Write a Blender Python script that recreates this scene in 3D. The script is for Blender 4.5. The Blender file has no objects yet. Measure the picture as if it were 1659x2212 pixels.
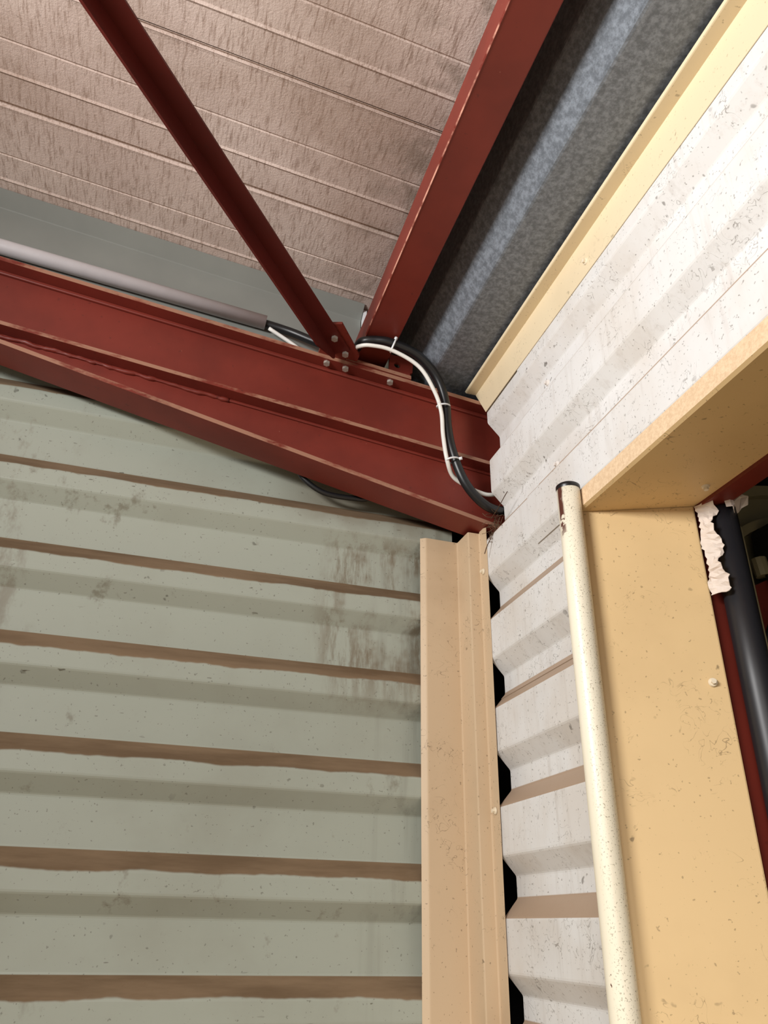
import bpy, bmesh, math, random
from mathutils import Vector, Matrix
random.seed(7)
S = bpy.context.scene
COL = S.collection

# ------------------------------------------------------------------ camera
cam = bpy.data.cameras.new('camera')
cam.sensor_fit = 'VERTICAL'; cam.sensor_height = 24.0
cam.lens = 24.0 * 1680.4 / 2212.0
cam.clip_start = 0.02
camo = bpy.data.objects.new('camera', cam); COL.objects.link(camo)
r_ = Vector((0.95555, -0.29427, 0.01809)); u_ = Vector((-0.15427, -0.44675, 0.88126)); f_ = Vector((0.25125, 0.84488, 0.47229))
camo.matrix_world = Matrix(((r_.x, u_.x, -f_.x, -0.8), (r_.y, u_.y, -f_.y, -1.872), (r_.z, u_.z, -f_.z, 1.6), (0, 0, 0, 1)))
S.camera = camo

# ------------------------------------------------------------------ world, lights, exposure
w = bpy.data.worlds.new('world'); S.world = w; w.use_nodes = True
bg = w.node_tree.nodes['Background']
bg.inputs['Color'].default_value = (1.0, 0.975, 0.935, 1); bg.inputs['Strength'].default_value = 0.30

def area_light(name, loc, target, sx, sy, power, color, spread=180):
    l = bpy.data.lights.new(name, 'AREA'); l.shape = 'RECTANGLE'; l.size = sx; l.size_y = sy
    l.energy = power; l.color = color
    l.spread = math.radians(spread)
    o = bpy.data.objects.new(name, l); COL.objects.link(o); o.location = loc
    o.rotation_euler = (Vector(target) - Vector(loc)).to_track_quat('-Z', 'Y').to_euler()
    return o
area_light('window_daylight', (-2.5, -1.95, 2.68), (0.0, -0.95, 2.95), 0.9, 0.4, 34, (1.0, 0.985, 0.97), 108)
area_light('floor_bounce_fill', (-2.2, -4.2, 2.3), (-0.8, -1.9, 0.0), 1.8, 1.4, 55, (1.0, 0.96, 0.90), 75)  # added fill lamp, aimed at the floor so its bounce lifts the undersides
S.view_settings.view_transform = 'Standard'; S.view_settings.look = 'None'
S.view_settings.gamma = 1.0; S.view_settings.use_curve_mapping = False
S.view_settings.exposure = 0.0

# ------------------------------------------------------------------ helpers
def tag(o, label=None, cat=None, group=None, kind=None):
    if label: o['label'] = label
    if cat: o['category'] = cat
    if group: o['group'] = group
    if kind: o['kind'] = kind
    return o
def empty(name, loc, label, cat, group=None):
    o = bpy.data.objects.new(name, None); COL.objects.link(o); o.location = loc
    o.empty_display_size = 0.05
    return tag(o, label, cat, group)
def link(name, me, mats, parent=None, smooth=False):
    if not isinstance(mats, (list, tuple)): mats = [mats]
    for m in mats: me.materials.append(m)
    if smooth:
        for pl in me.polygons: pl.use_smooth = True
    o = bpy.data.objects.new(name, me); COL.objects.link(o)
    if parent:
        o.parent = parent
        base = Vector(parent.location)
        if parent.parent: base += Vector(parent.parent.location)
        o.location = -base
    return o
def mesh(name, verts, faces, mats, parent=None, mi=None, smooth=False, bevel=0.0):
    me = bpy.data.meshes.new(name); me.from_pydata([tuple(v) for v in verts], [], faces)
    bm = bmesh.new(); bm.from_mesh(me)
    if mi:
        bm.faces.ensure_lookup_table()
        for i, m in mi.items(): bm.faces[i].material_index = m
    bmesh.ops.recalc_face_normals(bm, faces=bm.faces)
    if bevel: bmesh.ops.bevel(bm, geom=bm.edges[:], offset=bevel, segments=2, affect='EDGES', profile=0.5)
    bm.to_mesh(me); bm.free()
    return link(name, me, mats, parent, smooth)
BOXF = [(0, 1, 2, 3), (7, 6, 5, 4), (0, 4, 5, 1), (1, 5, 6, 2), (2, 6, 7, 3), (3, 7, 4, 0)]
def box(name, a, b, mats, parent=None, bevel=0.0):
    (x0, y0, z0), (x1, y1, z1) = a, b
    v = [(x0, y0, z0), (x1, y0, z0), (x1, y1, z0), (x0, y1, z0), (x0, y0, z1), (x1, y0, z1), (x1, y1, z1), (x0, y1, z1)]
    return mesh(name, v, BOXF, mats, parent, bevel=bevel)
def slab(name, x0, x1, zb, zt, y0, y1, mats, parent=None, front=None, bevel=0.0):
    # a bar running along x whose underside zb(x) and top zt(x) may slope
    v = [(x0, y0, zb(x0)), (x1, y0, zb(x1)), (x1, y1, zb(x1)), (x0, y1, zb(x0)),
         (x0, y0, zt(x0)), (x1, y0, zt(x1)), (x1, y1, zt(x1)), (x0, y1, zt(x0))]
    return mesh(name, v, BOXF, mats, parent, mi={2: front} if front is not None else None, bevel=bevel)
def round_poly(pts, rad=0.004):
    # soften the bends of a folded-sheet profile
    out = [pts[0]]
    for a, b, c in zip(pts, pts[1:], pts[2:]):
        a, b, c = Vector(a), Vector(b), Vector(c)
        d1 = min(rad, (a - b).length * .45); d2 = min(rad, (c - b).length * .45)
        p = b + (a - b).normalized() * d1; q = b + (c - b).normalized() * d2
        m = (p + q) * .25 + b * .5
        out += [tuple(p), tuple(m), tuple(q)]
    out.append(pts[-1]); return out
def folded(name, pts, ext, mats, parent=None, thick=0.0015, rad=0.004, smooth=False, side=1.0, cut=None):
    # a folded sheet: profile points -> ext(p) gives the two end points of each bend line
    pts = round_poly(pts, rad) if rad else pts
    v = []; f = []
    for p in pts:
        a, b = ext(p); v += [a, b]
    for i in range(len(pts) - 1): f.append((2*i, 2*i+1, 2*i+3, 2*i+2))
    me = bpy.data.meshes.new(name); me.from_pydata([tuple(x) for x in v], [], f)
    if cut:
        bm = bmesh.new(); bm.from_mesh(me)
        for co, no in cut:
            bmesh.ops.bisect_plane(bm, geom=bm.verts[:] + bm.edges[:] + bm.faces[:], plane_co=co, plane_no=no, clear_outer=True)
        bm.to_mesh(me); bm.free()
    o = link(name, me, mats, parent, smooth)
    md = o.modifiers.new('sheet', 'SOLIDIFY'); md.thickness = thick; md.offset = side
    return o
def catmull(P, n=8):
    P = [Vector(p) for p in P]; Q = [P[0]*2 - P[1]] + P + [P[-1]*2 - P[-2]]; out = []
    for i in range(1, len(Q) - 2):
        a, b, c, d = Q[i-1], Q[i], Q[i+1], Q[i+2]
        for k in range(n):
            t = k / n
            out.append(.5*((2*b) + (c-a)*t + (2*a-5*b+4*c-d)*t*t + (3*b-a-3*c+d)*t**3))
    out.append(P[-1]); return out
def tube(name, P, rad, mat, parent=None, seg=14, n=8, curve=True, jitter=0.0, hollow=0.0):
    P = catmull(P, n) if curve else [Vector(p) for p in P]
    v = []; f = []
    t0 = (P[1] - P[0]).normalized(); up = Vector((0, 0, 1)) if abs(t0.z) < .9 else Vector((1, 0, 0))
    nrm = (up - t0 * up.dot(t0)).normalized()
    for i, p in enumerate(P):
        t = (P[min(i+1, len(P)-1)] - P[max(i-1, 0)]).normalized()
        nrm = (nrm - t * nrm.dot(t)).normalized(); bn = t.cross(nrm)
        rr = rad * (1 + random.uniform(-jitter, jitter))
        for k in range(seg):
            a = 2*math.pi*k/seg; v.append(p + (nrm*math.cos(a) + bn*math.sin(a))*rr)
    for i in range(len(P)-1):
        for k in range(seg):
            f.append((i*seg+k, i*seg+(k+1) % seg, (i+1)*seg+(k+1) % seg, (i+1)*seg+k))
    if not hollow:
        f.append(tuple(reversed(range(seg)))); f.append(tuple((len(P)-1)*seg + k for k in range(seg)))
    o = mesh(name, v, f, mat, parent, smooth=True)
    if hollow:
        md = o.modifiers.new('wall', 'SOLIDIFY'); md.thickness = hollow; md.offset = -1
    return o
def prism(name, poly, d, mat, parent=None, bevel=0.0):
    # polygon of 3-d points pushed along d
    n = len(poly); P = [Vector(p) for p in poly]; d = Vector(d)
    v = P + [p + d for p in P]
    f = [tuple(range(n)), tuple(reversed(range(n, 2*n)))] + [(i, (i+1) % n, n + (i+1) % n, n+i) for i in range(n)]
    return mesh(name, v, f, mat, parent, bevel=bevel)
def disc(name, c, axis, r, h, mat, parent=None, seg=20, r2=None):
    axis = Vector(axis).normalized(); c = Vector(c); r2 = r if r2 is None else r2
    t = axis.orthogonal().normalized(); b = axis.cross(t); v = []
    for rr, hh in ((r, 0), (r2, h)):
        for k in range(seg):
            a = 2*math.pi*(k+.5)/seg; v.append(c + axis*hh + (t*math.cos(a)+b*math.sin(a))*rr)
    f = [tuple(range(seg)), tuple(reversed(range(seg, 2*seg)))] + [(k, (k+1) % seg, seg+(k+1) % seg, seg+k) for k in range(seg)]
    return mesh(name, v, f, mat, parent)
def bolt(c, axis, mat, parent, r=0.0095, h=0.008, label=None):
    o = disc('bolt', c, axis, r, h, mat, parent, seg=6)
    if label: o['label'] = label
    return o
def screw(c, axis, mat, parent, label=None):
    # domed washer with a small hexagon head on it
    o = disc('screw', c, axis, 0.0085, 0.003, mat, parent, seg=18, r2=0.0072)
    hd = disc('screw_head', Vector(c) + Vector(axis).normalized()*0.003, axis, 0.0048, 0.0055, mat, None, seg=6)
    hd.parent = o; 
    if label: o['label'] = label
    return o

# ------------------------------------------------------------------ materials
class NT:
    def __init__(s, name):
        s.m = bpy.data.materials.new(name); s.m.use_nodes = True; s.t = s.m.node_tree
        s.b = s.t.nodes['Principled BSDF']; s.geo = s.t.nodes.new('ShaderNodeNewGeometry').outputs['Position']
    def n(s, ty, **kw):
        nd = s.t.nodes.new(ty)
        for k, v in kw.items(): setattr(nd, k, v)
        return nd
    def lk(s, a, b): s.t.links.new(a, b)
    def val(s, inp, v):
        if hasattr(v, 'is_linked') or isinstance(v, bpy.types.NodeSocket): s.lk(v, inp)
        else: inp.default_value = v
    def vec(s, scale=(1, 1, 1), loc=(0, 0, 0)):
        m = s.n('ShaderNodeMapping'); s.lk(s.geo, m.inputs['Vector']); m.inputs['Scale'].default_value = scale; m.inputs['Location'].default_value = loc
        return m.outputs['Vector']
    def noise(s, scale, detail=3.0, rough=.55, vec=None, dist=0.0):
        x = s.n('ShaderNodeTexNoise'); x.inputs['Scale'].default_value = scale; x.inputs['Detail'].default_value = detail
        x.inputs['Roughness'].default_value = rough; x.inputs['Distortion'].default_value = dist
        s.lk(vec or s.geo, x.inputs['Vector']); return x.outputs['Fac']
    def voro(s, scale, vec=None):
        x = s.n('ShaderNodeTexVoronoi'); x.inputs['Scale'].default_value = scale; s.lk(vec or s.geo, x.inputs['Vector']); return x.outputs['Distance']
    def ramp(s, v, a, b, inv=False):
        x = s.n('ShaderNodeMapRange', interpolation_type='SMOOTHSTEP'); s.val(x.inputs['Value'], v)
        x.inputs['From Min'].default_value = a; x.inputs['From Max'].default_value = b
        x.inputs['To Min'].default_value = 1.0 if inv else 0.0; x.inputs['To Max'].default_value = 0.0 if inv else 1.0
        return x.outputs['Result']
    def math(s, op, a, b=0.0, c=None):
        x = s.n('ShaderNodeMath', operation=op); s.val(x.inputs[0], a); s.val(x.inputs[1], b)
        if c is not None: s.val(x.inputs[2], c)
        return x.outputs[0]
    def mix(s, fac, a, b):
        x = s.n('ShaderNodeMix', data_type='RGBA'); s.val(x.inputs['Factor'], fac)
        for i, v in ((6, a), (7, b)):
            if isinstance(v, tuple): x.inputs[i].default_value = (*v, 1) if len(v) == 3 else v
            else: s.lk(v, x.inputs[i])
        return x.outputs[2]
    def sep(s):
        x = s.n('ShaderNodeSeparateXYZ'); s.lk(s.geo, x.inputs[0]); return x.outputs
    def bump(s, h, strength, dist=.002):
        x = s.n('ShaderNodeBump'); x.inputs['Strength'].default_value = strength; x.inputs['Distance'].default_value = dist
        s.lk(h, x.inputs['Height']); s.lk(x.outputs['Normal'], s.b.inputs['Normal'])
    def done(s, col, rough=.5, metal=0.0, spec=.5):
        if isinstance(col, tuple): s.b.inputs['Base Color'].default_value = (*col, 1)
        else: s.lk(col, s.b.inputs['Base Color'])
        s.val(s.b.inputs['Roughness'], rough); s.val(s.b.inputs['Metallic'], metal); s.b.inputs['Specular IOR Level'].default_value = spec
        return s.m
def srgb(r, g, b):
    return tuple((c/255/12.92 if c/255 <= .04045 else ((c/255+.055)/1.055)**2.4) for c in (r, g, b))
def grime(t, col, dark, amount=1.0, seedv=(0, 0, 0), hair=True, blot=0.5):
    # dirt spots, fly marks, cobweb threads and soft soiling on painted sheet
    soil = t.ramp(t.noise(2.3, 5, .6, t.vec((1, 1, 1), seedv)), .46, .72)
    col = t.mix(t.math('MULTIPLY', soil, blot), col, dark)
    spots = t.ramp(t.noise(34, 2, .5, t.vec((1, 1, 1), seedv)), .70, .745)
    clus = t.ramp(t.noise(5, 3, .6, t.vec((1, 1, 1), (seedv[0]+3, 1, 2))), .46, .62)
    col = t.mix(t.math('MULTIPLY', t.math('MULTIPLY', spots, clus), .75*amount), col, tuple(c*.25 for c in dark))
    fine = t.ramp(t.noise(150, 1, .5, t.vec((1, 1, 1), seedv)), .70, .76)
    col = t.mix(t.math('MULTIPLY', fine, .55*amount), col, tuple(c*.35 for c in dark))
    if hair:
        a = t.noise(26, 2, .5, t.vec((1, 1, 1), (7+seedv[0], 2, 5)), 1.5)
        line = t.ramp(t.math('ABSOLUTE', t.math('SUBTRACT', a, .5)), .002, .014, inv=True)
        m = t.ramp(t.noise(7.5, 4, .7, t.vec((1, 1, 1), (2, 8+seedv[1], 1))), .54, .62)
        col = t.mix(t.math('MULTIPLY', t.math('MULTIPLY', line, m), .62*amount), col, tuple(c*.35 for c in dark))
    return col
PITCH = 0.2250
def ledge_dust(t, z0, lo, hi, ragged):
    # dust lying on the upward facing slope of every rib, ragged along its lower edge
    z = t.sep()[2]
    nz = t.math('MULTIPLY', t.math('SUBTRACT', t.noise(3.5, 4, .65, t.vec((1, 1, .2))), .5), ragged)
    ph = t.math('FRACT', t.math('DIVIDE', t.math('ADD', t.math('SUBTRACT', z0 + 40*PITCH, z), 0.0), PITCH))
    lower = t.ramp(t.math('ADD', ph, nz), hi - .012, hi + .012, inv=True)
    upper = t.ramp(ph, lo - .006, lo + .006)
    return t.math('MULTIPLY', lower, upper)

# wall with the green-grey sheets
t = NT('green_grey_sheet')
c = t.mix(t.noise(1.1, 3), srgb(166, 171, 159), srgb(154, 158, 146))
c = grime(t, c, srgb(112, 102, 84), .8, (0, 0, 0), hair=False, blot=.18)
X = t.sep()
band = t.math('MULTIPLY', t.ramp(X[0], -.46, -.34), t.ramp(X[0], -.14, -.06, inv=True))
zed = t.math('MULTIPLY', t.ramp(X[2], 2.02, 2.22), t.ramp(X[2], 2.50, 2.57, inv=True))
str_ = t.ramp(t.noise(26, 6, .75, t.vec((1.0, 1, .18))), .40, .60)
pat = t.ramp(t.noise(6, 4, .65, t.vec((1, 1, .8), (1, 4, 2))), .38, .56)
c = t.mix(t.math('MULTIPLY', t.math('MULTIPLY', t.math('MULTIPLY', band, zed), str_), t.math('MULTIPLY', pat, .85)), c, srgb(112, 98, 78))
band2 = t.math('MULTIPLY', t.ramp(X[0], -1.02, -1.2), t.ramp(t.noise(9, 5, .7, t.vec((1, 1, .5))), .5, .66))
c = t.mix(t.math('MULTIPLY', band2, .6), c, srgb(112, 98, 80))
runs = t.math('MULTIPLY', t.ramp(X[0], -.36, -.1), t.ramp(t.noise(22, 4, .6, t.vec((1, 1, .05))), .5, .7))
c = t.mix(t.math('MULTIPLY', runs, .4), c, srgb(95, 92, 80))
sm = t.math('MULTIPLY', t.ramp(t.noise(11, 5, .7, t.vec((1, 1, .7), (4, 0, 9))), .60, .72), t.ramp(t.noise(1.7, 2, .5, t.vec((1, 1, 1), (2, 0, 5))), .45, .6))
c = t.mix(t.math('MULTIPLY', sm, .55), c, srgb(104, 94, 76))
da = t.math('MULTIPLY', t.ramp(t.noise(48, 2, .5, t.vec((.45, 1, 1.6), (1, 3, 3))), .72, .75), t.ramp(t.noise(4, 2), .4, .6))
c = t.mix(t.math('MULTIPLY', da, .75), c, srgb(74, 66, 52))
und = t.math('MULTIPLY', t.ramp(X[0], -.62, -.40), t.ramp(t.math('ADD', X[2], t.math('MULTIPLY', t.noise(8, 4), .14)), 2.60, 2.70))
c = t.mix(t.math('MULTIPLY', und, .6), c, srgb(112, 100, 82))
d = ledge_dust(t, 1.735, .0, .176, .16)
bro = t.mix(t.ramp(t.noise(7, 5, .65, t.vec((.35, 1, 2.5))), .35, .68), srgb(124, 101, 76), srgb(100, 78, 54))
c = t.mix(t.math('MULTIPLY', d, .96), c, bro)
t.bump(t.noise(60, 3), .05)
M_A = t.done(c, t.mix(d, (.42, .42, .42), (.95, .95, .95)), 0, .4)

# white sheets
t = NT('white_sheet')
c = t.mix(t.noise(1.5, 3), srgb(227, 227, 227), srgb(216, 214, 210))
X = t.sep()
c = t.mix(t.math('MULTIPLY', t.ramp(t.noise(3.2, 4, .6, t.vec((1, 1, 1), (0, 5, 0))), .42, .68), .5), c, srgb(204, 194, 182))
c = t.mix(t.math('MULTIPLY', t.ramp(t.noise(40, 4, .7, t.vec((1, 1, .1))), .5, .72), .25), c, srgb(170, 158, 146))
c = grime(t, c, srgb(150, 134, 118), 1.0, (3, 1, 0), blot=.16)
c = grime(t, c, srgb(150, 134, 118), .8, (11, 7, 4), blot=.10)
d = ledge_dust(t, 1.6241, .812, 1.05, .12)
c = t.mix(t.math('MULTIPLY', d, .95), c, srgb(168, 143, 120))
t.bump(t.noise(40, 3), .04)
M_B = t.done(c, .5, 0, .4)

# roof fleece
t = NT('roof_fleece')
v = t.vec((1, .35, 1))
c = t.mix(t.ramp(t.noise(1.6, 4, .6), .35, .68), srgb(214, 196, 186), srgb(198, 178, 168))
c = t.mix(t.ramp(t.noise(160, 2, .7, t.vec((1, .12, 1))), .45, .75), c, srgb(164, 142, 130))
sp = t.ramp(t.noise(62, 3, .6), .66, .74)
c = t.mix(t.math('MULTIPLY', sp, .42), c, srgb(96, 78, 66))
X = t.sep()
c = t.mix(t.math('MULTIPLY', t.ramp(t.noise(2.4, 5, .65, t.vec((.6, 1, 1), (3, 2, 1))), .45, .7), .4), c, srgb(158, 134, 118))
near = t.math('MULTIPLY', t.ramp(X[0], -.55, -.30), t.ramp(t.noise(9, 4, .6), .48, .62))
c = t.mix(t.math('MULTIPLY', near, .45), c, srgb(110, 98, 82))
t.bump(t.noise(190, 3, .7), .5, .003)
M_ROOF = t.done(c, .95, 0, .1)

# red oxide steel
def red(name, dusty=0.0, base=(118, 43, 32), worn=False):
    t = NT(name)
    b = srgb(*base)
    c = t.mix(t.ramp(t.noise(4, 4, .6), .35, .7), b, tuple(x*.74 for x in b))
    c = t.mix(t.math('MULTIPLY', t.ramp(t.noise(70, 2), .68, .75), .5), c, srgb(70, 30, 24))
    pin = t.ramp(t.voro(26), .02, .035, inv=True)
    c = t.mix(t.math('MULTIPLY', pin, .5), c, srgb(170, 120, 100))
    if dusty:
        m = t.ramp(t.noise(14, 5, .7, t.vec((.4, 1, 1))), .62 - .3*dusty, .78 - .3*dusty)
        c = t.mix(t.math('MULTIPLY', m, .85), c, srgb(158, 118, 96))
    if worn:
        c = t.mix(t.ramp(t.noise(20, 4), .4, .6), c, srgb(206, 150, 130))
    t.bump(t.noise(45, 4), .06)
    return t.done(c, .48, 0, .45)
M_RED = red('red_oxide_paint'); M_REDD = red('red_oxide_dusty', .85); M_REDW = red('red_oxide_worn', worn=True); M_REDK = red('red_oxide_brace', base=(92, 27, 21))

def painted(name, base, dark, rough=.5, amount=1.0, blot=.3, seedv=(0, 0, 0), hair=True):
    t = NT(name); b = srgb(*base)
    c = t.mix(t.noise(3, 3), b, tuple(x*.93 for x in b))
    c = grime(t, c, srgb(*dark), amount, seedv, hair, blot)
    t.bump(t.noise(50, 3), .05)
    return t.done(c, rough, 0, .4)
M_TRIM = painted('beige_trim', (205, 180, 148), (142, 114, 84), .5, .9, .3, (5, 2, 1))
M_FLASH = painted('cream_flashing', (228, 210, 176), (168, 142, 108), .5, .7, .15, (1, 6, 2))
M_JAMB = painted('yellow_beige_jamb', (224, 193, 143), (150, 116, 76), .5, .8, .14, (2, 2, 9))
t = NT('dusty_lintel_edge')
c = t.mix(t.ramp(t.noise(140, 4, .7), .3, .7), srgb(226, 200, 166), srgb(208, 178, 144))
t.bump(t.noise(120, 4), .3); M_LIP = t.done(c, .9, 0, .2)
t = NT('grey_green_flashing')
c = t.mix(t.noise(6, 4), srgb(138, 140, 134), srgb(122, 124, 119)); M_CAPF = t.done(c, .5, 0, .4)
t = NT('galvanised_gutter')
spang = t.noise(70, 4, .75)
c = t.mix(t.ramp(spang, .35, .7), (.13, .145, .165), (.26, .29, .33))
t.bump(t.noise(60, 3), .08, .001)
M_GALV = t.done(c, t.ramp(spang, .2, 1.2), .2, .4)
t.b.inputs['Roughness'].default_value = .42
for l_ in list(t.b.inputs['Roughness'].links): t.t.links.remove(l_)
def plain(name, col, rough=.5, metal=0.0, spec=.5, var=.15, scale=30):
    t = NT(name); b = srgb(*col)
    return t.done(t.mix(t.noise(scale, 3), b, tuple(x*(1-var) for x in b)), rough, metal, spec)
M_CABLE = plain('black_cable_rubber', (24, 24, 26), .38); M_WCABLE = plain('white_cable_pvc', (232, 230, 224), .4)
M_CONDUIT = plain('pale_grey_conduit', (206, 202, 204), .4); M_TIE = plain('white_nylon', (236, 238, 240), .35)
M_ZINC = plain('zinc_bolt', (176, 168, 158), .45, .35); M_CAP = plain('black_plastic_cap', (20, 18, 18), .35)
M_SCREWC = plain('cream_screw', (236, 222, 196), .4); M_SCREWW = plain('white_screw', (232, 226, 220), .4)
M_PIPE = plain('black_drain_pipe', (34, 34, 38), .42); M_DARK = plain('dark_steel', (26, 25, 24), .6)
M_VOID = plain('dark_light_block', (42, 44, 44), .8); M_OLIVE = plain('olive_grey_metal', (150, 141, 108), .5, .1)
M_PAPER = plain('torn_foil_paper', (236, 222, 210), .75, 0, .3, .25, 60); M_TWIG = plain('dry_twig', (92, 68, 48), .9)
M_LOFLOOR = plain('concrete_floor', (196, 176, 148), .85, 0, .3, .25, 3)
t = NT('cream_rusty_tube')
b_ = t.mix(t.noise(5, 3), srgb(244, 237, 218), srgb(234, 224, 198))
spk = t.math('MULTIPLY', t.ramp(t.noise(330, 2), .60, .66), t.ramp(t.sep()[1], -.642, -.658))
b_ = t.mix(t.math('MULTIPLY', spk, .6), b_, srgb(110, 92, 58))
b_ = t.mix(t.ramp(t.noise(60, 3, .6, t.vec((1, 1, .5))), .73, .75), b_, srgb(98, 60, 46))
topr = t.math('MULTIPLY', t.ramp(t.sep()[2], 2.27, 2.33), t.math('MULTIPLY', t.ramp(t.math('ADD', t.sep()[1], t.math('MULTIPLY', t.noise(24, 4), .012)), -.645, -.640), t.ramp(t.sep()[1], -.637, -.632, inv=True)))
b_ = t.mix(t.math('MULTIPLY', topr, t.ramp(t.noise(38, 4), .40, .44)), b_, srgb(98, 58, 46))
M_TUBE = t.done(b_, .36, 0, .5)

# ------------------------------------------------------------------ setting
R = lambda x: 3.289 - .1125*x        # underside of the roof sheets
RT = lambda x: 2.9694 - .1125*x      # top of the rafter
flo = box('floor', (-5, -5, -.1), (1.0, .3, 0), M_LOFLOOR); tag(flo, 'dusty concrete floor of the shed', 'floor', kind='structure')

# left wall: ribs stand proud towards the room
pts = []
k = 9
for k in range(9, -10, -1):
    zt = 1.735 + PITCH*k
    pts += [(0, zt), (-.035, zt-.039), (-.035, zt-.0835), (0, zt-.1225)]
pts = [p for p in pts if p[1] > 0.02]
pts.append((0, 0.0))
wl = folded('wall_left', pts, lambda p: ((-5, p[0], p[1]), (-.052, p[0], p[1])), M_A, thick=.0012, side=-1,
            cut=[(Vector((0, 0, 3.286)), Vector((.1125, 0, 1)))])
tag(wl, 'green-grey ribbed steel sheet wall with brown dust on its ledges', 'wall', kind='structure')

# right wall: ribs are set back
def bprof(z0, z1):
    P = []
    for k in range(7, -9, -1):
        zt = 1.6241 + PITCH*k
        P += [(0, zt), (0, zt-.1013), (.035, zt-.1403), (.035, zt-.186)]
    out = []
    for a, b in zip(P, P[1:]):
        for zc in (z1, z0):
            if a[1] > zc > b[1]:
                s = (a[1]-zc)/(a[1]-b[1]); out.append((a[0]+(b[0]-a[0])*s, zc))
        if z0 <= b[1] <= z1: out.append(b)
    return out
YJ = -.622
def bsheet(name, y0, y1, z0, z1, off, parent=None):
    return folded(name, bprof(z0, z1), lambda p: ((p[0]+off, y0, p[1]), (p[0]+off, y1, p[1])), M_B, parent, thick=.0012, side=1)
wr = bsheet('wall_right', YJ, -.145, 2.10, 2.556, 0)
tag(wr, 'white ribbed steel sheet wall beside the doorway', 'wall', kind='structure')
s1 = bsheet('cladding_sheet', YJ, -.202, 2.5562, 2.955, 0, wr)
s2 = bsheet('cladding_sheet', YJ, -.145, 0.0, 2.113, .0022, wr)
s3 = bsheet('cladding_sheet', -5, -.405, 2.403, 2.958, -.0035, wr)
for y, z in ((-.551, 2.760), (-.516, 2.556), (-1.35, 2.556), (-1.38, 2.76)):
    zt = z
    screw((-.0045 if z > 2.6 else .02, y, z), (-1, 0, 0), M_SCREWW, s3)

# roof: fleece-backed sheets lapping every metre
def rprof(y0, y1):
    P = []
    k0 = -16
    for k in range(k0, 3):
        a = -.718 + .3435*k
        P += [(a-.003, 0), (a, .008), (a+.008, .008), (a+.014, -.001), (a+.022, 0),
              (a+.164, 0), (a+.1675, .004), (a+.171, 0), (a+.250, 0), (a+.256, -.0035), (a+.262, 0)]
    return [(y0, 0)] + [p for p in P if y0+.002 < p[0] < y1-.002] + [(y1, 0)]
def rsheet(name, y0, y1, dz, parent=None):
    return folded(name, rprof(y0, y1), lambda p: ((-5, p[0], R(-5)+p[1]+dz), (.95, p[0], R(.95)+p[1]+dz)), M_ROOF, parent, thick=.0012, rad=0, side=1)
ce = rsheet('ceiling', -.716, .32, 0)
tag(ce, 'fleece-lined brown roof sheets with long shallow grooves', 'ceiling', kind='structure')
for i in range(1, 5): rsheet('roof_sheet', -.716-1.0305*i, -.706-1.0305*(i-1), -.0022*i, ce)
# added dark sheets beyond the two walls, keep world light out of the gaps
ow = box('gable_light_block', (-5, .30, 0), (1.0, .32, 3.9), M_VOID); tag(ow, 'added dark sheet behind the ribbed wall that blocks outside light', 'wall', kind='structure')
ox = box('side_light_block', (.95, -5, 0), (.97, .32, 3.2), M_VOID); tag(ox, 'added dark sheet behind the doorway that blocks outside light', 'wall', kind='structure')

# grey-green angle where the left wall meets the roof
def slope_strip(name, prof, x0, x1, mat, label, cat):
    # profile (y, dz from roof plane) pushed down the slope
    o = folded(name, prof, lambda p: ((x0, p[0], R(x0)+p[1]), (x1, p[0], R(x1)+p[1])), mat, thick=.0015, rad=.002, side=1)
    return tag(o, label, cat)
slope_strip('verge_flashing', [(-.085, -.003), (-.040, -.034), (-.038, -.26)], -5, -.345, M_CAPF, 'grey-green metal flashing closing the gap between left wall and roof', 'flashing')
o = box('packing_piece', (-.343, -.062, R(-.338)-.06), (-.332, -.040, R(-.338)-.006), M_TIE); tag(o, 'small white packing piece at the flashing end beside the red purlin', 'packing')

# ------------------------------------------------------------------ red rafter with haunch
raf = empty('steel_rafter', (-.6, -.1225, 2.6), 'large red oxide steel rafter sloping down to the corner with a tapered haunch', 'beam')
YF, YB = -.17, -.075
MB = lambda x: 2.7585 - .1128*x
HB = lambda x: 2.5642 - .2205*x
XL, XR = -4.5, .30
slab('top_flange', XL, XR, lambda x: RT(x)-.0125, RT, YF, YB, [M_RED, M_REDD], raf, front=1)
slab('web', XL, XR, lambda x: MB(x)+.010, lambda x: RT(x)-.0125, -.126, -.119, M_RED, raf)
slab('bottom_flange', XL, XR, MB, lambda x: MB(x)+.011, YF, YB, [M_RED, M_REDD], raf, front=1)
xh = -1.80
slab('haunch_web', xh, XR, lambda x: min(HB(x)+.010, MB(x)), MB, -.126, -.119, M_RED, raf)
slab('haunch_flange', xh, XR, HB, lambda x: HB(x)+.012, YF, YB, [M_RED, M_REDD], raf, front=1)
slab('fillet', XL, XR, lambda x: RT(x)-.0245, lambda x: RT(x)-.0125, -.134, -.126, M_RED, raf, bevel=.003)
slab('fillet', xh, XR, lambda x: MB(x)-.008, MB, -.132, -.126, M_RED, raf, bevel=.002)
wb = tube('weld_bead', [(x, -.128, MB(x)-.004+random.uniform(-.003, .003)) for x in [-1.5+.02*i for i in range(40)]], .0055, M_RED, raf, seg=8, n=2, jitter=.35)
for x in (-.467, -.412, -.279): bolt((x, -.155, RT(x)-.0125), (-.1125, 0, -1), M_ZINC, raf, label='zinc hexagon bolt head under the top flange')

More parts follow.
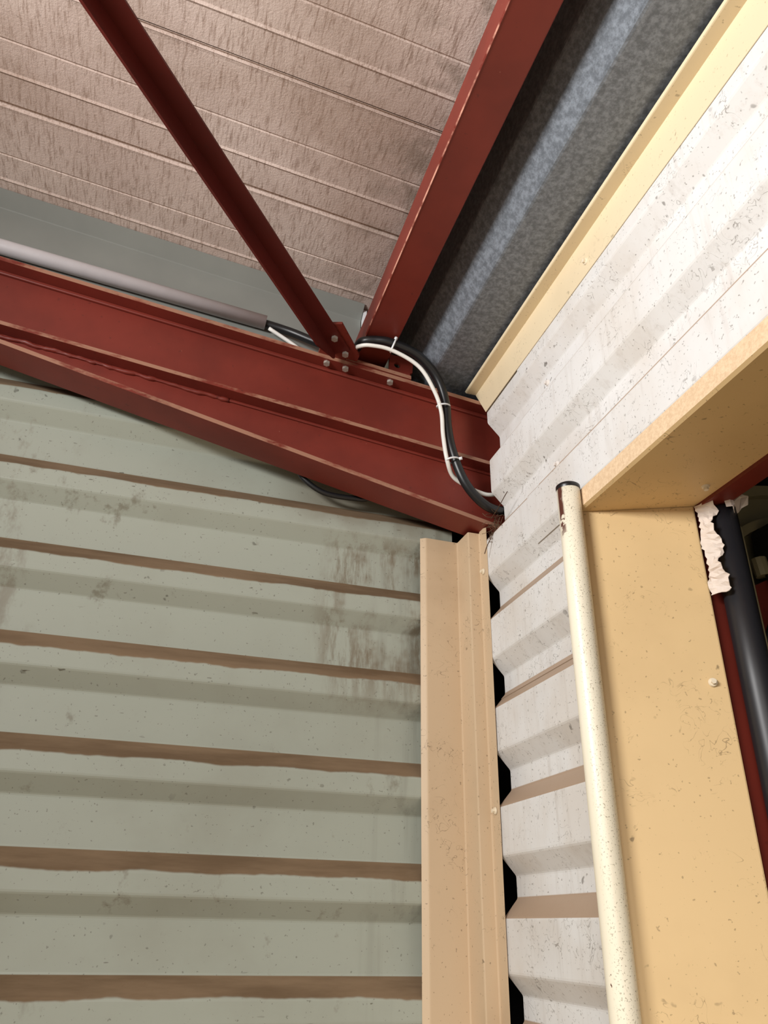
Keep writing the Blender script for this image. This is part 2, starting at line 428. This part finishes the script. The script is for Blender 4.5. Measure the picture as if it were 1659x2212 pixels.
col = empty('steel_column', (.22, -.12, 0), 'red steel column hidden behind the white wall and trim', 'column')
box('flange', (.13, -.17, 0), (.14, -.075, 2.50), M_RED, col)
box('web', (.14, -.126, 0), (.30, -.119, 2.50), M_RED, col)
box('flange', (.30, -.17, 0), (.31, -.075, 2.48), M_RED, col)

# plate on the rafter with its upright lug
bp = empty('bearing_plate', (-.32, -.13, RT(-.32)), 'red bearing plate with upright drilled lug on the rafter top', 'plate')
slab('plate', -.418, -.222, RT, lambda x: RT(x)+.012, -.1755, -.082, [M_RED, M_REDD], bp, front=1)
def holed_lug():
    bm = bmesh.new()
    outer = [(-.286, RT(-.286)+.011), (-.222, RT(-.222)+.011), (-.224, 3.020), (-.216, 3.024), (-.214, 3.068), (-.228, 3.074), (-.286, 3.076)]
    vo = [bm.verts.new((x, -.168, z)) for x, z in outer]
    vi = [bm.verts.new((-.262+.010*math.cos(a), -.168, 3.041+.010*math.sin(a))) for a in [2*math.pi*i/14 for i in range(14)]]
    ed = [bm.edges.new((vs[i], vs[(i+1) % len(vs)])) for vs in (vo, vi) for i in range(len(vs))]
    bmesh.ops.triangle_fill(bm, edges=ed, use_beauty=True)
    g = bmesh.ops.extrude_face_region(bm, geom=bm.faces[:])
    bmesh.ops.translate(bm, verts=[e for e in g['geom'] if isinstance(e, bmesh.types.BMVert)], vec=(0, .009, 0))
    bmesh.ops.recalc_face_normals(bm, faces=bm.faces)
    me = bpy.data.meshes.new('lug'); bm.to_mesh(me); bm.free(); return me
link('lug', holed_lug(), M_RED, bp)

# lipped channel purlin running along the eaves
pu = empty('eaves_purlin', (-.335, -.5, 3.057), 'red lipped channel purlin running along the eaves beside the gutter', 'purlin')
def chan(x0, x1, z0, z1, name, worn=None):
    cft = .0025
    pr = [(x0+cft, z0), (x1-cft, z0), (x1, z0+cft), (x1, z1-cft), (x1-cft, z1), (x0+cft, z1), (x0, z1-cft), (x0, z0+cft)]
    v = [(x, y, z) for y in (-5, -.045) for x, z in pr]; n = 8
    f = [tuple(range(n)), tuple(reversed(range(n, 2*n)))] + [(i, (i+1) % n, n+(i+1) % n, n+i) for i in range(n)]
    return mesh(name, v, f, [M_RED, M_REDW], pu, mi={2+7: 1} if worn else None)
chan(-.3805, -.288, 3.057, 3.063, 'bottom_flange')
chan(-.3815, -.3755, 3.0562, 3.130, 'lip', True)
chan(-.294, -.288, 3.063, 3.304, 'web')
chan(-.325, -.288, 3.304, 3.3095, 'top_flange')

# gusset and diagonal angle brace in the roof plane
gp = empty('gusset_plate', (-.44, -.16, RT(-.44)), 'small red gusset plate joining the diagonal brace to the rafter', 'plate')
poly = [(-.495, -.082), (-.495, -.24), (-.510, -.285), (-.462, -.308), (-.386, -.207), (-.386, -.179), (-.4195, -.179), (-.4195, -.082)]
prism('plate', [(x, y, RT(x)+.0002) for x, y in poly], (0, 0, .008), M_RED, gp)
br = empty('angle_brace', (-.814, -.618, 3.05), 'dark red angle-iron brace running diagonally under the roof to the rafter', 'brace')
D = Vector((.648, .762, 0)); E_ = Vector((.762, -.648, 0)); O = Vector((-.814, -.618, 0))
def bpnt(tt, e, dz):
    q = O + D*tt + E_*e; return (q.x, q.y, RT(q.x) - .0006 + dz)
TE = .558
def angle_leg(name, e0, e1, za, zb, zend):
    v = [bpnt(-2.6, e0, za), bpnt(-2.6, e1, za), bpnt(-2.6, e1, zb), bpnt(-2.6, e0, zb),
         bpnt(.46, e0, za), bpnt(.46, e1, za), bpnt(.46, e1, zb), bpnt(.46, e0, zb),
         bpnt(TE, e0, za), bpnt(TE, e1, za), bpnt(TE, e1, zend), bpnt(TE, e0, zend)]
    f = [(0, 1, 2, 3), (8, 11, 10, 9)]
    for s in (0, 4):
        for i in range(4): f.append((s+i, s+(i+1) % 4, s+4+(i+1) % 4, s+4+i))
    return mesh(name, v, f, M_REDK, br)
angle_leg('flat_leg', 0, .046, 0, -.006, -.006)
angle_leg('upright_leg', -.006, 0, 0, -.058, -.022)
for x, y in ((-.469, -.256), (-.426, -.207)): bolt((x, y, RT(x)-.0066), (-.1125, 0, -1), M_ZINC, br, label='zinc hexagon bolt head under the brace end')

# ------------------------------------------------------------------ gutter and flashings along the right wall
gpts = [(.16, 3.20), (.13, 3.03), (-.158, 3.03), (-.225, 3.12), (-.235, 3.26)]
gu = folded('box_gutter', gpts, lambda p: ((p[0], -5, p[1]), (p[0], -.06, p[1])), M_GALV, thick=.0015, rad=.006, side=1)
tag(gu, 'dark galvanised box gutter with a bright sloping side above the white wall', 'gutter')
ef = folded('eaves_flashing', [(-.041, 3.016), (-.039, 3.011), (-.0065, 3.011), (-.0055, 2.909)], lambda p: ((p[0], -5, p[1]), (p[0], -.145 if p[1] > 3.0 else -.205, p[1])), M_FLASH, thick=.0015, rad=.002, side=1)
tag(ef, 'cream folded flashing along the top edge of the white wall', 'flashing')
for y in (-.771, -1.45): screw((-.0075, y, 2.941), (-1, 0, 0), M_SCREWC, ef)

# corner trim
ct = folded('corner_trim', [(-.148, -.0375), (-.134, -.047), (-.040, -.045), (-.038, -.118), (-.0045, -.118), (-.0035, -.159)],
            lambda p: ((p[0], p[1], 0.0), (p[0], p[1], 2.560 + (.012 if -.13 < p[1] < -.119 else 0))), M_TRIM, thick=.0015, rad=.003, side=1)
tag(ct, 'beige stepped sheet-metal trim standing upright in the wall corner', 'trim')
for y, z in ((-.135, 2.440), (-.140, 1.842), (-.138, 1.2)): screw((-.005, y, z), (-1, 0, 0), M_SCREWC, ct)

# doorway lining
lf = folded('lintel_flashing', [(-.004, 2.414), (-.010, 2.411), (-.010, 2.374), (-.004, 2.371), (.199, 2.371), (.199, 2.385)], lambda p: ((p[0], -5, p[1]), (p[0], -.60, p[1])), [M_JAMB, M_LIP], thick=.0015, rad=0, side=1)
lf.data.polygons[1].material_index = 1; lf.data.polygons[0].material_index = 1
tag(lf, 'yellow-beige folded lintel lining over the doorway with a dusty front edge', 'lining')
screw((.17, -.80, 2.370), (0, 0, -1), M_SCREWC, lf); screw((.17, -1.5, 2.370), (0, 0, -1), M_SCREWC, lf)
jp = folded('jamb_lining', [(-.0045, -.598), (-.0045, -.628), (.199, -.722), (.206, -.70)], lambda p: ((p[0], p[1], 0), (p[0], p[1], 2.3690)), M_JAMB, thick=.0015, rad=.002, side=-1)
tag(jp, 'wide yellow-beige sheet lining on the doorway side behind the round tube', 'lining')
jn = Vector((-.094, -.195, 0)).normalized()
for z in (2.006, 1.3): screw(Vector((.176, -.7125, z)) + jn*.002, jn, M_SCREWC, jp)

# cream tube
tb = empty('upright_tube', (-.034, -.637, 0), 'cream painted round steel tube with rust patches and black end cap', 'tube')
tube('pipe', [(-.034, -.637, z) for z in [0, .8, 1.6, 2.0, 2.2, 2.414]], .024, M_TUBE, tb, seg=36, curve=False)
def endcap():
    prof = [(.0242, 2.410), (.0252, 2.414), (.0250, 2.419), (.022, 2.4215), (.0, 2.422)]
    v = []; f = []; n = 28
    for rr_, z in prof:
        for i in range(n):
            a = 2*math.pi*i/n; v.append((-.034+max(rr_, .0005)*math.cos(a), -.637+max(rr_, .0005)*math.sin(a), z))
    for j in range(len(prof)-1):
        for i in range(n): f.append((j*n+i, j*n+(i+1) % n, (j+1)*n+(i+1) % n, (j+1)*n+i))
    return mesh('end_cap', v, f, M_CAP, tb, smooth=True)
endcap()['label'] = 'black plastic end cap'

# ------------------------------------------------------------------ conduit, cables, ties
cd = tube('conduit', [(-4.0, -.062, 3.258+.0888*2.537), (-1.463, -.062, 3.258), (-.641, -.062, 3.185)], .0215, M_CONDUIT, seg=24, curve=False, hollow=.002)
tag(cd, 'pale grey plastic conduit lying above the red rafter', 'conduit')
bc = tube('power_cable', [(-.72, -.062, 3.190), (-.639, -.06, 3.182), (-.563, -.07, 3.163), (-.482, -.1, 3.118), (-.426, -.13, 3.088), (-.394, -.18, 3.055), (-.387, -.235, 3.040), (-.349, -.255, 3.039), (-.305, -.265, 3.032), (-.231, -.26, 3.013), (-.169, -.24, 2.967), (-.138, -.225, 2.897), (-.132, -.22, 2.823), (-.119, -.22, 2.743), (-.085, -.215, 2.658), (-.033, -.205, 2.609), (.023, -.19, 2.601), (.088, -.185, 2.616)], .0128, M_CABLE)
tag(bc, 'thick black cable curving out of the conduit and down across the rafter', 'cable')
wc = tube('data_cable', [(-.63, -.066, 3.163), (-.548, -.066, 3.118), (-.478, -.075, 3.060), (-.428, -.135, 3.046), (-.405, -.20, 3.034), (-.397, -.24, 3.017), (-.37, -.26, 3.012), (-.309, -.268, 3.004), (-.23, -.265, 2.97), (-.18, -.25, 2.909), (-.155, -.235, 2.855), (-.149, -.23, 2.783), (-.139, -.228, 2.711), (-.111, -.198, 2.679), (-.069, -.188, 2.662), (-.032, -.187, 2.65), (.004, -.185, 2.649), (.066, -.182, 2.673)], .0058, M_WCABLE, seg=10)
tag(wc, 'thin white cable tied along the thick black cable', 'cable')
def tie(c, axis, rad, label, tail, across):
    e = empty('cable_tie', c, label, 'cable tie', 'white cable ties on the black cable')
    axis = Vector(axis).normalized(); t1 = Vector(across); t1 = (t1 - axis*t1.dot(axis)).normalized(); t2 = axis.cross(t1); c = Vector(c)
    P = [c + t1*math.cos(a)*rad + t2*math.sin(a)*.0148 for a in [2*math.pi*i/20 for i in range(21)]]
    tube('strap', P, .0026, M_TIE, e, seg=6, curve=False)
    tv = Vector(tail)
    p0 = c + tv.normalized()*rad
    tube('locking_head', [p0 - tv.normalized()*.004, p0 + tv.normalized()*.005], .0048, M_TIE, e, seg=6, curve=False)
    return e
tie((-.305, -.265, 3.024), (.9, -.05, -.3), .0225, 'white cable tie at the crest of the black cable under the purlin', (.25, -.25, 1), (.3, 0, 1))
tie((-.146, -.229, 2.880), (.25, .15, -.95), .0215, 'middle white cable tie on the drop of the black cable', (-.8, -.6, 0), (1, .5, .2))
tie((-.121, -.224, 2.712), (.3, 0, -.95), .0215, 'lowest white cable tie where the black cable crosses the haunch', (1, -.5, .2), (1, .4, .2))
lo = tube('slack_cable', [(-.56, -.055, 2.82), (-.512, -.055, 2.713), (-.487, -.055, 2.676), (-.43, -.055, 2.645), (-.351, -.055, 2.643), (-.299, -.055, 2.655), (-.24, -.055, 2.72)], .0075, M_CABLE, seg=10)
tag(lo, 'slack black cable loop hanging just below the red haunch', 'cable')

# ------------------------------------------------------------------ beyond the doorway lining
rl = box('lintel_beam', (.2005, -5, 2.362), (.246, -.66, 2.46), M_RED); tag(rl, 'dark red steel lintel behind the beige doorway lining', 'beam')
rp = box('door_post', (.2075, -.7155, 0), (.300, -.708, 2.36), M_RED); tag(rp, 'dark red steel post edge beside the black pipe', 'post')
dp = tube('drain_pipe', [(.247, -.744, z) for z in (0, .7, 1.4, 2.0, 2.357)], .0285, M_PIPE, seg=28, curve=False); tag(dp, 'upright thick black plastic pipe beside the doorway lining', 'pipe')
gr = box('door_guide', (.279, -.745, 0), (.290, -.7175, 2.33), M_OLIVE, bevel=.002); tag(gr, 'thin olive-grey door guide rail behind the black pipe', 'rail')
dr = empty('roller_drum', (.55, -.6, 2.16), 'olive-grey round end of a roller door drum under the lintel', 'roller door')
def ring(name, r0, r1, y0, y1, mat, parent):
    n = 56; v = []; f = []
    for rr_, y in ((r0, y0), (r1, y0), (r1, y1), (r0, y1)):
        for i in range(n):
            a = 2*math.pi*i/n; v.append((.55+rr_*math.cos(a), y, 2.16+rr_*math.sin(a)))
    for j in range(4):
        for i in range(n): f.append((j*n+i, j*n+(i+1) % n, ((j+1) % 4)*n+(i+1) % n, ((j+1) % 4)*n+i))
    return mesh(name, v, f, mat, parent)
ring('rim', .345, .370, -.63, -.56, M_OLIVE, dr); ring('disc', .285, .345, -.61, -.58, M_OLIVE, dr)
ring('rim', .265, .285, -.64, -.56, M_OLIVE, dr); ring('disc', .05, .265, -.60, -.585, M_OLIVE, dr)
mo = empty('door_motor', (.47, -.66, 2.35), 'black door motor box with grey cable gland beside the drum', 'motor')
box('housing', (.425, -.70, 2.28), (.60, -.62, 2.395), M_DARK, mo, bevel=.008)
disc('cable_gland', (.395, -.66, 2.31), (.12, 0, -1), .016, .04, M_OLIVE, mo, seg=10)
rb = prism('drum_bracket', [(.30, -.66, 2.0), (.62, -.66, 2.0), (.62, -.66, 2.27), (.43, -.66, 2.275), (.36, -.66, 2.24), (.30, -.66, 2.22)], (0, .012, 0), M_RED); tag(rb, 'red steel bracket plate behind the black pipe under the motor', 'bracket')
mc = tube('motor_cable', [(.40, -.664, 2.30), (.405, -.675, 2.24), (.395, -.68, 2.19), (.36, -.685, 2.14), (.33, -.68, 2.08)], .007, M_CABLE, seg=8); tag(mc, 'black cable bending down from the motor gland', 'cable')
mc = tube('motor_cable', [(.475, -.712, 2.27), (.455, -.712, 2.18), (.405, -.712, 2.06), (.375, -.715, 1.90), (.365, -.715, 1.7)], .012, M_CABLE, seg=10); tag(mc, 'thick black hose hanging in front of the red bracket', 'cable')
ds = tube('roller_curtain', [(.50, -.76, z) for z in (0, .8, 1.6, 2.05)], .085, M_OLIVE, seg=28, curve=False); tag(ds, 'olive-grey rounded metal casing at the far right below the bracket', 'casing')

# torn insulation wrapping between lining and pipe
def torn():
    v = []; f = []; n = 34; m = 5
    for i in range(n):
        s = i/(n-1); z = 2.366 - .195*s
        wd = (.015 + .010*math.sin(15*s) + random.uniform(-.006, .006))*(1-.4*s)
        for j in range(m):
            q = j/(m-1)
            v.append((.1965 + wd*q + random.uniform(-.0015, .0015), -.7265 - .012*math.sin(1.9*q) - .022*q*q - .009*abs(math.sin(7*s+2*q)) + random.uniform(-.003, .003), z + random.uniform(-.002, .002)))
    for i in range(n-1):
        for j in range(m-1): f.append((i*m+j, i*m+j+1, (i+1)*m+j+1, (i+1)*m+j))
    o = mesh('torn_wrapping', v, f, M_PAPER); md = o.modifiers.new('t', 'SOLIDIFY'); md.thickness = .0012
    return tag(o, 'torn crumpled white wrapping stuck along the edge of the lining', 'wrapping')
torn()
def scrap():
    v = []; f = []; n = 9
    for i in range(n):
        for j in range(4):
            v.append((.232+.05*i/(n-1)+random.uniform(-.003, .003), -.775-.012*math.sin(i*1.1)+random.uniform(-.003, .003), 2.352-.012*math.sin(j*1.3+i*.5)+.01*j))
    for i in range(n-1):
        for j in range(3): f.append((i*4+j, i*4+j+1, (i+1)*4+j+1, (i+1)*4+j))
    o = mesh('wrapping_scrap', v, f, M_PAPER); md = o.modifiers.new('t', 'SOLIDIFY'); md.thickness = .0012
    return tag(o, 'crumpled paper scrap on top of the black pipe under the lintel', 'wrapping')
scrap()

# ------------------------------------------------------------------ twigs and cobweb in the corner
def tangle():
    bm = bmesh.new(); rnd = random.Random(3)
    def strand(P, r):
        P = catmull(P, 3); prev = None
        for i, p in enumerate(P):
            tdir = (P[min(i+1, len(P)-1)]-P[max(i-1, 0)]).normalized(); a = tdir.orthogonal().normalized(); b = tdir.cross(a)
            ring_ = [bm.verts.new(p + (a*math.cos(q)+b*math.sin(q))*r) for q in (0, 2.1, 4.2)]
            if prev:
                for k in range(3): bm.faces.new((prev[k], prev[(k+1) % 3], ring_[(k+1) % 3], ring_[k]))
            prev = ring_
    for i in range(46):
        s = rnd.random(); c = Vector((.018-.03*s*rnd.random(), -.198+.02*rnd.random(), 2.60-.09*s))
        P = [c]
        d = Vector((rnd.uniform(-1, 1), rnd.uniform(-.8, .3), rnd.uniform(-1, .6))).normalized()
        for k in range(3):
            d = (d + Vector((rnd.uniform(-.8, .8), rnd.uniform(-.8, .8), rnd.uniform(-.8, .8)))).normalized(); P.append(P[-1] + d*rnd.uniform(.006, .018))
        P = [Vector((min(p.x, .03), min(p.y, -.165), p.z)) for p in P]
        strand(P, rnd.uniform(.0005, .0010))
    strand([(.02, -.20, 2.575), (.006, -.21, 2.545), (-.004, -.20, 2.52), (-.016, -.19, 2.49), (-.02, -.18, 2.47)], .0015)
    strand([(-.006, -.20, 2.565), (-.008, -.25, 2.572), (-.008, -.29, 2.585), (-.008, -.31, 2.59)], .0012)
    me = bpy.data.meshes.new('twig_tangle'); bm.to_mesh(me); bm.free()
    o = link('twig_tangle', me, M_TWIG); o['kind'] = 'stuff'
    return tag(o, 'tangle of dry twigs and cobweb in the corner under the haunch end', 'twigs')
tangle()
